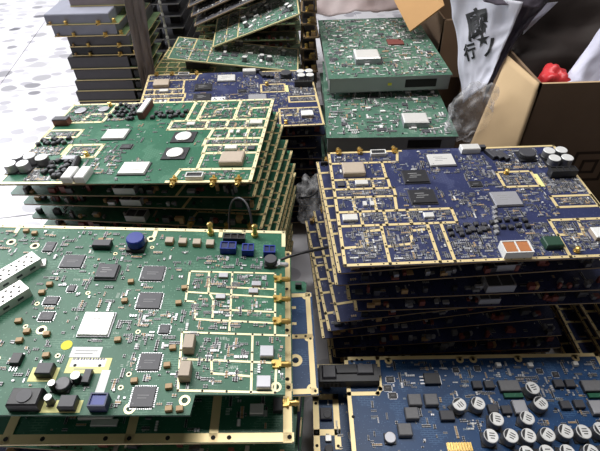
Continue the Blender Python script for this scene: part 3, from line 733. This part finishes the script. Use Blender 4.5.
# ------------------------------------------------------------------ front right board with many capacitors
def build_front_right():
    W, D = 403, 262; bd = Board(W, D); g = 'gold'
    s = MB(); s.poly([(0, 0), (W, 0), (W, 256), (W - 6, D), (0, D)], 0, TH, 'mask_blue2', g); bd.mesh('substrate', s.mesh('substrate'))
    lines = [[(3, 259), (400, 259)], [(3, 259), (3, 3)], [(400, 259), (400, 3)], [(3, 3), (400, 3)], [(53, 259), (51, 207), (46, 200), (3, 200)], [(128, 112), (128, 98), (166, 98), (166, 112)]]
    b = MB()
    for p in lines: b.strip(p, 6, TH, 0.6, g)
    for u in (70, 183, 204, 275, 365): b.lathe(u, 254, [(6, TH), (6, TH + 0.6)], [g, g], 14)
    bd.mesh('gold_frame', b.mesh('gold_frame'))
    h = MB()
    for u, v in ((70, 254), (183, 254), (204, 254), (275, 254), (365, 254), (20, 256), (6, 165), (118, 225), (130, 175), (300, 172), (12, 254), (28, 256)): h.disc(u, v, TH + 0.66, 2.4, 'hole', 12)
    bd.mesh('screw_holes', h.mesh('screw_holes'), True)
    # black edge connector overhanging the corner
    c = MB(); c.box(0, 0, 0, 92, 30, 16, 'black', 0, 1); c.box(-30, 0, 16, 22, 22, 5, 'dgrey', 0, 2); c.box(25, 4, 16, 26, 18, 5, 'dgrey', 0, 2); c.box(-2, 2, 16, 34, 9, 3, 'black', 0, 1)
    for i in range(5): c.box(-38 + i * 6, -15.3, 3, 3.5, 1, 9, 'hole')
    c.box(44, 4, 4, 10, 14, 8, 'dgrey'); c.box(-52, 0, 2, 14, 22, 11, 'dgrey', 0, 1)
    bd.put('edge_connector', c.mesh('edge_connector'), 4, 226)
    caps = [(165, 172), (192, 173), (278, 195), (281, 172), (211, 150), (254, 151), (196, 127), (223, 127), (247, 127), (273, 128), (299, 132), (323, 131), (348, 134), (263, 105), (290, 105), (321, 105), (236, 104), (345, 108)]
    for u, v in caps: bd.put('capacitor', capacitor(9.8, 17, 'can', True), u - 7, v + 2, random.Random(u).uniform(-60, 20))
    bd.put('power_transistor', dpak(24, 18, 6), 130, 220)
    for u, v in ((68, 196), (68, 222), (62, 208)): bd.put('small_chip', qfp(12, 9, 'black'), u, v)
    for u, v in ((98, 186), (122, 186), (90, 166), (76, 143)): bd.put('power_inductor', block(19, 17, 9, 'grey', 'grey'), u, v)
    bd.put('round_inductor', roundind(8, 7, 'grey', 'lidgrey'), 54, 133); bd.put('dark_chip', block(20, 14, 7, 'black', 'dgrey'), 140, 163)
    for u, v in ((196, 209), (214, 209), (318, 209), (335, 209), (208, 172), (227, 170), (314, 176), (334, 177)): bd.put('dark_chip', block(14, 12, 7, 'black', 'dgrey'), u, v)
    for u, v in ((243, 206), (366, 204)):
        o = bd.put('grey_module', block(30, 17, 8, 'dgrey', 'grey'), u, v); bd.put('green_terminal', block(28, 7, 5, 'dgreen', 'mask_green'), u + 2, v - 14)
    for u, v in ((247, 173), (357, 171)): bd.put('power_inductor', block(19, 20, 9, 'grey', 'lidgrey'), u, v)
    for u, v in ((239, 242), (288, 241), (358, 242)): bd.put('white_terminal', block(8, 7, 6, 'white', 'lid'), u, v)
    for u, v in ((172, 236), (300, 232), (206, 238), (322, 226)): bd.put('small_chip', qfp(9, 8, 'black'), u, v)
    bd.put('pin_row', comb(34, 12, 6, 9), 147, 120)
    rnd = random.Random(8); b = MB()
    for rect, n in (((56, 206, 240, 254), 90), ((240, 180, 396, 252), 110), ((8, 8, 160, 196), 120), ((150, 140, 396, 205), 110), ((8, 205, 48, 254), 12)): scatter(b, rnd, rect, int(n * 2.3), 'blue', bd.occ, TH, 0.6, 1.25)
    bd.mesh('small_components', b.mesh('small_components'), True)
    return bd
b = build_front_right()
mD = Matrix.Rotation(R(-0.92), 4, 'Z')
b.root.matrix_world = Matrix.Translation(Vector((0.064, 0.388, 0.150)) + mD @ Vector((0.2015, -0.131, -TH * 0.001))) @ mD
tag(b.root, 'blue power board crowded with silver-topped round capacitors in the front right', 'circuit board', 'boards in the front right stack')
for i in range(4):
    z = 0.150 - 0.034 * (i + 1)
    bd = strip_board(400, 262, 'mask_blue2', 'gold', 3 + i, [[(5, 205), (36, 205), (36, 130)], [(5, 150), (36, 150)]])
    for u, v in ((110, 120), (290, 130)): bd.put('heat_sink', block(70, 70, 34 - TH, 'sink', 'sink'), u, v)
    bd.put('dark_chip', block(18, 18, 7, 'navy', 'dgrey'), 20, 176); bd.put('silver_block', block(9, 9, 5, 'silver', 'lid'), 22, 140)
    for v in (140, 190, 240, 90): bd.put('coil', roundind(6, 8, 'black', 'dgrey'), 22, v - 16)
    sm = MB(); scatter(sm, random.Random(30 + i), (10, 100, 60, 256), 60, 'blue', bd.occ, TH); bd.mesh('small_components', sm.mesh('small_components'), True)
    bd.pose((0.210 + [0, 0.02, 0.012, 0.02][i], 0.262 - 0.004 * i, z), [-1.0, 1, 0, 0.5][i])
    tag(bd.root, 'blue gold-bordered circuit board, %s from the top in the front right stack' % ORD[i + 1], 'circuit board', 'boards in the front right stack')

# ------------------------------------------------------------------ boards in grey metal trays (back, beside the cardboard flap)
def tray_board(W, D, seed, big, red, th=34):
    bd = Board(W, D, 'board_in_tray'); s = MB()
    t = 2.0
    s.box(W / 2, D / 2, -th, W, D, t, 'tray', 0, 0, True)
    for x, y, wd, d in ((W / 2, 1, W * 1.0, t), (W / 2, D - 1, W, t), (1, D / 2, t, D), (W - 1, D / 2, t, D)): s.box(x, y, -th, wd, d, th - 0.2, 'tray')
    bd.mesh('metal_tray', s.mesh('metal_tray'))
    s = MB(); s.poly([(-3, -3), (W + 3, -3), (W + 3, D + 3), (-3, D + 3)], -0.2, TH, 'mask_green2', 'tray'); bd.mesh('substrate', s.mesh('substrate'))
    s = MB(); s.box(W * 0.76, -0.2, -th * 0.75, W * 0.26, 1.2, th * 0.55, 'hole'); bd.mesh('tray_opening', s.mesh('tray_opening'))
    for u, v, wd, d, h in big: bd.put('shield_can', block(wd, d, h, 'lidgrey', 'lid'), u, v)
    for u, v, wd, d in red: bd.put('red_brown_chip', block(wd, d, 4, 'redbrown', 'redbrown'), u, v)
    rnd = random.Random(seed)
    for i in range(12 if big else 0): bd.put('flat_chip', qfp(rnd.choice((12, 16, 20)), 12, 'dgrey'), rnd.uniform(15, W - 15), rnd.uniform(15, D - 15))
    for i in range(24 if big else 0): bd.put('white_part', block(rnd.uniform(7, 13), 6, 4, 'white', 'white'), rnd.uniform(12, W - 12), rnd.uniform(12, D - 12), rnd.choice((0, 90)))
    sm = MB(); scatter(sm, rnd, (2, 2, W - 2, D - 2), 2800 if big else 250, 'pale', bd.occ[:len(big) + len(red)], TH, 0.8, 1.6); bd.mesh('small_components', sm.mesh('small_components'), True)
    return bd
b = tray_board(272, 372, 41, [(95, 92, 58, 52, 16)], [(182, 190, 40, 34)]).pose((0.210, 1.152, 0.3515), 0.8)
o = link('yellow_sticker', block(9, 0.8, 6, 'yellow', 'yellow'), b.root, (0.0, -0.187, -0.019))
tag(b.root, 'upper green circuit board on a grey metal tray, by the orange cardboard flap', 'circuit board', 'boards in grey trays')
b = tray_board(262, 372, 42, [(185, 52, 52, 40, 14)], []).pose((0.200, 0.984, 0.3005), -2.0)
tag(b.root, 'green board with grey shield can on a metal tray, just behind the right blue board', 'circuit board', 'boards in grey trays')
for i in range(5):
    z = 0.3005 - 0.0495 * (i + 1)
    b = tray_board(262, 372, 43 + i, [], [], 46).pose((0.205 + 0.004 * (i % 2), 1.03 + 0.01 * (i % 2), z), [1, -1][i % 2])
    tag(b.root, 'grey metal board tray, %s from the top in the stack of board trays' % ORD[i + 2], 'circuit board', 'boards in grey trays')

# ------------------------------------------------------------------ leaning green boards at the back
for i in range(9):
    bb = type1_lower('mask_olive', 'gold', 'lit', 500 + i)
    bb.pose((-0.200 + [0.0, 0.008, -0.006][i % 3], 1.285 + 0.006 * (i % 2), 0.256 - 0.028 * i), [-4, 2, -1][i % 3])
    tag(bb.root, 'gold-edged circuit board, %s from the top under the leaning green boards' % ORD[i], 'circuit board', 'boards under the leaning green boards')
def green_board(W, D, seed, mask='mask_green2', cells=True, gold='gold'):
    bd = Board(W, D); s = MB(); s.poly([(0, 0), (W, 0), (W, D), (0, D)], 0, TH, mask, gold); bd.mesh('substrate', s.mesh('substrate'))
    lines = [rrect(3, 3, W - 3, D - 3)]
    if cells: lines += [[(W * 0.3, 3), (W * 0.3, D - 3)], [(3, D * 0.5), (W * 0.3, D * 0.5)], [(W * 0.16, D * 0.5), (W * 0.16, D - 3)], [(W * 0.16, 3), (W * 0.16, D * 0.5)]]
    bd.mesh('border_frame', frame_mesh(lines, 3.0, gold))
    rnd = random.Random(seed)
    for i in range(5): bd.put('flat_chip', qfp(18, 14, 'dgrey'), rnd.uniform(25, W - 25), rnd.uniform(25, D - 25))
    for i in range(8): bd.put('capacitor', capacitor(6.5, 13, 'can', False), rnd.uniform(W * 0.3, W - 20), rnd.uniform(15, D - 15))
    for i in range(6): bd.put('white_part', block(14, 7, 5, 'white', 'white'), rnd.uniform(W * 0.3, W - 20), rnd.uniform(15, D - 15), rnd.choice((0, 40, 90)))
    sm = MB(); scatter(sm, rnd, (8, 8, W - 8, D - 8), 1100, 'pale', bd.occ, TH, 0.7, 1.4); bd.mesh('small_components', sm.mesh('small_components'), True)
    return bd
b = green_board(340, 150, 61, 'mask_green2').pose((-0.158, 1.215, 0.313), -1.5, 0.5, 7.0)
tag(b.root, 'pale green circuit board sloping down to the right behind the back blue board', 'circuit board', 'leaning green boards')
b = green_board(250, 190, 62, 'mask_green2', True).pose((-0.105, 1.310, 0.376), 2, 4, -18)
tag(b.root, 'tilted green circuit board rising to the right above the sloping green one', 'circuit board', 'leaning green boards')
for i in range(5):
    b = green_board(280, 200, 70 + i, 'dgrey' if i < 4 else 'mask_olive', False, 'edge').pose((-0.150 - 0.010 * i, 1.40 + 0.026 * i, 0.412 + 0.017 * i), 3, 4, -20)
    tag(b.root, 'dark circuit board leaning behind the tilted green board, %s from the front' % ['first', 'second', 'third', 'fourth', 'fifth'][i], 'circuit board', 'leaning dark boards')

for i in range(15):
    bd = Board(42, 180); q = MB(); q.poly([(0, 0), (42, 0), (42, 180), (0, 180)], 0, TH, 'black', 'edge'); bd.mesh('substrate', q.mesh('substrate'))
    bd.mesh('gold_frame', frame_mesh([rrect(3, 3, 39, 177)], 4, 'edge'))
    bd.put('coax_post', pin_post(3.4, 12, 'brass'), 12 + 5 * (i % 3), 8); bd.put('copper_block', block(12, 8, 14, 'tancap', 'brass'), 30 - 3 * (i % 2), 12); bd.put('heat_sink', block(24, 100, 29.6 - TH, 'sink', 'sink'), 20, 100)
    bd.pose((0.038 + 0.003 * (i % 2), 1.275 + 0.004 * (i % 3), 0.452 - 0.0305 * i), [2, -2, 0][i % 3])
    tag(bd.root, 'narrow gold-edged board, %s from the top beside the tilted green board' % (ORD + ['fifteenth'])[i], 'circuit board', 'narrow boards in a column')
for i in range(14):  # added stack, put in to keep the far background dark
    bb = type1_lower('mask_olive', 'gold', 'dark', 600 + i, smas=False)
    bb.pose((-0.19 + [0.0, 0.012, -0.006][i % 3], 1.80 + 0.006 * (i % 2), 0.40 - 0.028 * i), [-2, 2, -1][i % 3])
    tag(bb.root, 'added dark gold-edged board, %s from the top in the rearmost stack' % ORD[i], 'circuit board', 'added boards in the rearmost stack')

# ------------------------------------------------------------------ amplifier modules, back left
def module(W, D, h, slab, x, y, z, yaw, label, posts=True, seed=0, slabw=0.88):
    bd = Board(W, D, 'amplifier_module'); s = MB(); s.poly([(0, 0), (W, 0), (W, D), (0, D)], 0, TH, 'mask_olive', 'gold'); bd.mesh('substrate', s.mesh('substrate'))
    sl = MB(); sl.box(W * slabw / 2 + 1, D / 2, TH, W * slabw, D - 4, h - TH - 2, slab); sl.box(W * slabw / 2 + 1, D / 2, h - 2, W * slabw, D - 4, 2, slab, 0, 1.5)
    bd.mesh('metal_cover', sl.mesh('metal_cover')); bd.occ.append((0, 3, W * slabw, D))
    if posts:
        bd.put('coax_socket', sma('brass'), W * 0.72, 1, 180); bd.put('coax_post', pin_post(3.6, 9, 'brass'), W * 0.93, 6); bd.put('copper_pad', pin_post(3.2, 8, 'brass'), W * 0.28, -2)
        bd.put('copper_pad', pin_post(2.6, 6, 'tancap'), W * 0.06, 0.5)
    else:
        bd.put('black_relay', block(W * 0.07, 16, h * 0.7, 'black', 'black'), W * 0.95, 14)
    bd.pose((x + W / 2000, y + D / 2000, z), yaw, top=False)
    tag(bd.root, label, 'module', 'amplifier modules stacked at the back left'); return bd
mods = [(0.404, 27, 'sinkl', -0.574, 1.118, 172, True, 'blue-grey amplifier module with brass sockets, second from the top of the back left stack'),
        (0.432, 24, 'sinkl', -0.582, 1.116, 172, True, 'pale blue-grey amplifier module with brass sockets, the uppermost full-width one at the back left'),
        (0.378, 25, 'sink', -0.548, 1.12, 170, True, 'dark amplifier module with brass socket, third from the top of the back left stack'),
        (0.354, 23, 'black', -0.552, 1.125, 168, True, 'black amplifier module, fourth from the top of the back left stack'),
        (0.322, 31, 'sink', -0.566, 1.12, 170, False, 'dark grey amplifier module, fifth from the top of the back left stack'),
        (0.292, 29, 'sink', -0.562, 1.12, 165, False, 'dark grey amplifier module, sixth from the top of the back left stack'),
        (0.263, 28, 'sink', -0.570, 1.12, 170, False, 'dark grey amplifier module, seventh from the top of the back left stack'),
        (0.234, 28, 'sink', -0.578, 1.12, 175, False, 'dark grey amplifier module, eighth from the top of the back left stack')]
for k in range(8): mods.append((0.205 - 0.029 * k, 28, 'sink', -0.578 + 0.004 * (k % 2), 1.12, 174, False, 'dark grey amplifier module, %s from the top of the back left stack' % (ORD + ['fifteenth', 'sixteenth'])[8 + k]))
mods.append((0.4565, 26, 'wrapp', -0.535, 1.168, 150, False, 'pinkish brown module set back on top of the back left stack'))
for z, h, sl, x, y, wd, po, lb in mods: module(wd, 240, h, sl, x, y, z, -1.0, lb, po)
# ---- stack of thin plates with white pegs behind the modules
for i in range(12):
    z = 0.415 - 0.034 * i
    bd = Board(115, 250, 'pegged_plate'); s = MB(); s.poly([(0, 0), (115, 0), (115, 250), (0, 250)], 0, TH, 'dgrey', 'lidgrey'); bd.mesh('substrate', s.mesh('substrate'))
    for u, v in ((58, 8), (58, 240)): bd.put('white_peg', pin_post(3.2, 31.4, 'white'), u, v)
    for u, v in ((20, 30), (85, 60)): bd.put('dark_block', block(30, 40, 18, 'black', 'black'), u, v)
    bd.pose((-0.392, 1.545, z), 0, top=False)
    tag(bd.root, 'thin dark plate with white peg, %s from the top behind the back left modules' % ORD[i], 'plate', 'pegged plates behind the modules')

# ------------------------------------------------------------------ sheets, bags and boxes
def sheet_fn(P, amp, fr, seed):
    P = [Vector(p) for p in P]
    nrm = (P[1] - P[0]).cross(P[3] - P[0]).normalized()
    def S(s, t):
        p = P[0] * (1 - s) * (1 - t) + P[1] * s * (1 - t) + P[2] * s * t + P[3] * (1 - s) * t
        q = Vector((s * fr, t * fr, seed * 7.3))
        return p + nrm * amp * (noise.noise(q) + 0.6 * (0.5 - abs(noise.noise(q * 2.1))))
    return S, nrm
def sheet(name, P, m, amp=0.012, fr=4, seed=1, n=26, thick=0.0008, parent=None):
    S, nrm = sheet_fn(P, amp, fr, seed); v, f = [], []
    for j in range(n + 1):
        for i in range(n + 1): v.append(tuple(S(i / n, j / n)))
    for j in range(n):
        for i in range(n): a = j * (n + 1) + i; f.append((a, a + 1, a + n + 2, a + n + 1))
    me = bpy.data.meshes.new(name); me.from_pydata(v, [], f); me.materials.append(M[m])
    me.polygons.foreach_set('use_smooth', [True] * len(f))
    o = link(name, me, parent); md = o.modifiers.new('thickness', 'SOLIDIFY'); md.thickness = thick; md.offset = 0
    return o, S, nrm
def blob(name, c, r, m, amp=0.3, fr=2.5, seed=0, sub=4, parent=None):
    bm = bmesh.new(); bmesh.ops.create_icosphere(bm, subdivisions=sub, radius=1)
    for v in bm.verts:
        q = v.co * fr + Vector((seed * 3.1, 0, 0)); k = 1 + amp * (noise.noise(q) + 0.7 * (0.4 - abs(noise.noise(q * 2.3))))
        v.co = Vector((v.co.x * r[0] * k, v.co.y * r[1] * k, v.co.z * r[2] * k))
    me = bpy.data.meshes.new(name); bm.to_mesh(me); bm.free(); me.materials.append(M[m])
    me.polygons.foreach_set('use_smooth', [True] * len(me.polygons))
    return link(name, me, parent, c)
def panel(name, P, th, m, m_in, parent):
    """a thick cardboard panel from four corners (outer face), th towards its normal"""
    P = [Vector(p) for p in P]; n = (P[1] - P[0]).cross(P[3] - P[0]).normalized() * th
    me = bpy.data.meshes.new(name)
    me.from_pydata([tuple(p) for p in P] + [tuple(p + n) for p in P], [], [(3, 2, 1, 0), (4, 5, 6, 7), (0, 1, 5, 4), (1, 2, 6, 5), (2, 3, 7, 6), (3, 0, 4, 7)])
    me.materials.append(M[m]); me.materials.append(M[m_in]); me.polygons.foreach_set('material_index', [0, 1, 1, 1, 1, 1])
    return link(name, me, parent)

# big cardboard box at the right
bx = bpy.data.objects.new('cardboard_box', None); COL.objects.link(bx); bx.location = (0, 0, 0)
X0, X1, Y0, Y1, ZT = 0.438, 0.98, 0.76, 1.13, 0.424
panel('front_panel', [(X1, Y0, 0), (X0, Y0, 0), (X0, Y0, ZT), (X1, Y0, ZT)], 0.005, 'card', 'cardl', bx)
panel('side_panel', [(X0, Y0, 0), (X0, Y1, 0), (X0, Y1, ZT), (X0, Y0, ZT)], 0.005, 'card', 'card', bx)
panel('side_panel', [(X1, Y1, 0), (X1, Y0, 0), (X1, Y0, ZT), (X1, Y1, ZT)], 0.005, 'card', 'card', bx)
panel('back_panel', [(X0, Y1, 0), (X1, Y1, 0), (X1, Y1, ZT), (X0, Y1, ZT)], 0.005, 'card', 'card', bx)
panel('bottom_panel', [(X0, Y0, 0.001), (X1, Y0, 0.001), (X1, Y1, 0.001), (X0, Y1, 0.001)], 0.005, 'card', 'card', bx)
fo, _a, _b = sheet('flap', [(0.438, 0.762, 0.424), (0.424, 0.880, 0.426), (0.350, 0.782, 0.272), (0.428, 0.738, 0.272)], 'cardl', 0.0, 1, 1, 14, 0.005, bx)
fo['label'] = 'open side flap of pale cardboard'
pm = MB(1.0)
for h in (0.034, 0.014):
    for dx, dz, wd, hh in ((0, h, 2 * h + 0.006, 0.006), (0, -h, 2 * h + 0.006, 0.006), (-h, 0, 0.006, 2 * h), (h, 0, 0.006, 2 * h)):
        pm.box(0.600 + dx, Y0 - 0.0004, 0.238 + dz - hh / 2, wd, 0.0008, hh, 'cardprint', 0, 0, True)
link('printed_mark', pm.mesh('printed_mark'), bx)['label'] = 'printed square within a square'
tag(bx, 'open brown cardboard box with a printed square mark, behind the right stack', 'box')
# contents of the box
o, S, n_ = sheet('black_bag', [(0.447, 0.84, 0.330), (0.972, 0.84, 0.330), (0.972, 1.10, 0.56), (0.447, 1.10, 0.56)], 'bagk', 0.03, 5, 3)
tag(o, 'black plastic bag lining the open cardboard box', 'bag')
tag(blob('red_bag', (0.492, 0.812, 0.392), (0.028, 0.034, 0.036), 'bagr', 0.35, 2.0, 5), 'crumpled red plastic bag inside the open cardboard box', 'bag')
o, S, n_ = sheet('white_bag', [(0.488, 0.785, 0.402), (0.64, 0.785, 0.395), (0.80, 0.94, 0.49), (0.630, 0.94, 0.470)], 'bagwh', 0.02, 3.5, 8)
tag(o, 'lilac white plastic bag at the right edge inside the cardboard box', 'bag')

# printed white bag draped over the box corner
pb = bpy.data.objects.new('printed_bag', None); COL.objects.link(pb)
o, S, nrm = sheet('bag_sheet', [(0.378, 0.930, 0.300), (0.392, 0.868, 0.375), (0.428, 0.888, 0.525), (0.313, 1.000, 0.527)], 'bagw', 0.010, 2.6, 4, 30, 0.0008, pb)
sgn = -1 if nrm.y > 0 else 1
def printed(name, body, s0, t0, size, ang, parent):
    cu = bpy.data.curves.new(name, 'FONT'); cu.body = body; cu.size = size; cu.align_x = 'CENTER'; cu.align_y = 'CENTER'
    cu.offset = size * 0.034; cu.resolution_u = 3
    to = bpy.data.objects.new(name, cu); COL.objects.link(to)
    bpy.context.view_layer.update()
    me = bpy.data.meshes.new_from_object(to.evaluated_get(bpy.context.evaluated_depsgraph_get()))
    bpy.data.objects.remove(to)
    bm = bmesh.new(); bm.from_mesh(me); bmesh.ops.triangulate(bm, faces=bm.faces[:]); bmesh.ops.subdivide_edges(bm, edges=bm.edges[:], cuts=1)
    c, n = math.cos(ang), math.sin(ang)
    for v in bm.verts:
        x, y = v.co.x * c - v.co.y * n, v.co.x * n + v.co.y * c
        v.co = S(s0 + x, t0 + y * 0.62) + nrm * sgn * 0.0014
    bm.to_mesh(me); bm.free(); me.materials.clear(); me.materials.append(M['ink'])
    return link(name, me, parent)
printed('printed_character', '\u5eca', 0.47, 0.70, 0.44, R(24), pb)
printed('printed_star', '\u2605', 0.60, 0.56, 0.24, R(15), pb)
printed('printed_character', '\u884c', 0.34, 0.44, 0.27, R(12), pb)
printed('printed_stroke', '\u4e3f', 0.76, 0.47, 0.34, R(5), pb)
tag(pb, 'white plastic bag printed with black characters, hanging by the cardboard box', 'bag')
o, S2, n2 = sheet('grey_bag', [(0.395, 0.872, 0.330), (0.434, 0.905, 0.434), (0.530, 0.985, 0.505), (0.420, 0.960, 0.520)], 'bagp', 0.012, 4, 9)
tag(o, 'dark grey plastic bag beside the printed white bag', 'bag')
o, S2, n2 = sheet('purple_grey_bag', [(0.350, 0.895, 0.519), (0.470, 0.910, 0.506), (0.56, 1.00, 0.59), (0.33, 0.98, 0.60)], 'bagp', 0.012, 3, 12)
tag(o, 'purple-grey plastic bag along the top edge above the printed bag', 'bag')
o, S2, n2 = sheet('white_scrap', [(0.468, 0.955, 0.432), (0.474, 0.95, 0.440), (0.545, 0.985, 0.492), (0.470, 0.965, 0.495)], 'bagw', 0.004, 3, 13)
tag(o, 'small white plastic corner over the dark interior of the box', 'bag')
# clear bag
cb = blob('clear_bag', (0.352, 0.812, 0.338), (0.046, 0.020, 0.058), 'clear', 0.42, 1.7, 2)
tag(cb, 'crumpled clear plastic bag below the printed white bag', 'bag')
tag(blob('clear_bag', (0.028, 0.755, 0.170), (0.030, 0.05, 0.05), 'clear', 0.55, 2.2, 7), 'crumpled clear plastic bag between the stacks', 'bag')

# second cardboard box behind
b2 = bpy.data.objects.new('cardboard_box', None); COL.objects.link(b2)
panel('front_panel', [(0.80, 1.17, 0), (0.375, 1.17, 0), (0.375, 1.17, 0.40), (0.80, 1.17, 0.40)], 0.005, 'card', 'card', b2)
panel('side_panel', [(0.375, 1.17, 0), (0.375, 1.60, 0), (0.375, 1.60, 0.40), (0.375, 1.17, 0.40)], 0.005, 'card', 'card', b2)
panel('side_panel', [(0.80, 1.60, 0), (0.80, 1.17, 0), (0.80, 1.17, 0.40), (0.80, 1.60, 0.40)], 0.005, 'card', 'card', b2)
panel('back_panel', [(0.375, 1.60, 0), (0.80, 1.60, 0), (0.80, 1.60, 0.40), (0.375, 1.60, 0.40)], 0.005, 'card', 'card', b2)
panel('flap', [(0.372, 1.175, 0.430), (0.37, 1.45, 0.52), (0.20, 1.36, 0.52), (0.293, 1.165, 0.374)], 0.004, 'cardo', 'cardo', b2)['label'] = 'orange-tan cardboard flap'
panel('flap', [(0.376, 1.165, 0.40), (0.60, 1.165, 0.40), (0.60, 1.145, 0.26), (0.376, 1.145, 0.26)], 0.004, 'card', 'card', b2)
tag(b2, 'brown cardboard box with an orange-tan flap behind the board trays', 'box')

# wraps
o, S2, n2 = sheet('plastic_wrap', [(-0.398, 1.098, 0.20), (-0.365, 1.108, 0.20), (-0.338, 1.112, 0.50), (-0.378, 1.095, 0.50)], 'wrap', 0.014, 3, 21)
tag(o, 'brown-grey plastic wrap standing against the back left modules', 'plastic wrap')
o, S2, n2 = sheet('plastic_wrap', [(0.06, 1.345, 0.365), (0.33, 1.345, 0.365), (0.36, 1.62, 0.50), (0.02, 1.62, 0.50)], 'wrapp', 0.02, 3, 23)
tag(o, 'pinkish grey plastic wrap behind the upper board tray', 'plastic wrap')

# black cable loops by the front left board and between the stacks
def cable(name, pts, r, label):
    cu = bpy.data.curves.new(name, 'CURVE'); cu.dimensions = '3D'; cu.bevel_depth = r; cu.bevel_resolution = 2
    sp = cu.splines.new('NURBS'); sp.points.add(len(pts) - 1); sp.use_endpoint_u = True; sp.order_u = 4
    for q, p in zip(sp.points, pts): q.co = p + (1,)
    to = bpy.data.objects.new(name, cu); COL.objects.link(to); bpy.context.view_layer.update()
    me = bpy.data.meshes.new_from_object(to.evaluated_get(bpy.context.evaluated_depsgraph_get())); bpy.data.objects.remove(to)
    me.materials.clear(); me.materials.append(M['cable'])
    return tag(link(name, me), label, 'cable')
cable('coax_cable', [(-0.062, 0.432, 0.405), (-0.064, 0.452, 0.425), (-0.085, 0.475, 0.425), (-0.10, 0.485, 0.39), (-0.10, 0.47, 0.36)], 0.0016, 'thin black cable arching from the back of the front left board')
cable('coax_cable', [(-0.025, 0.385, 0.386), (0.0, 0.39, 0.395), (0.02, 0.40, 0.385), (0.035, 0.41, 0.38)], 0.0018, 'thin black cable reaching right from the front left board')
cable('coax_cable', [(0.0, 0.72, 0.21), (0.02, 0.70, 0.225), (0.04, 0.72, 0.215), (0.05, 0.76, 0.22)], 0.0022, 'black cable over the clear plastic between the stacks')
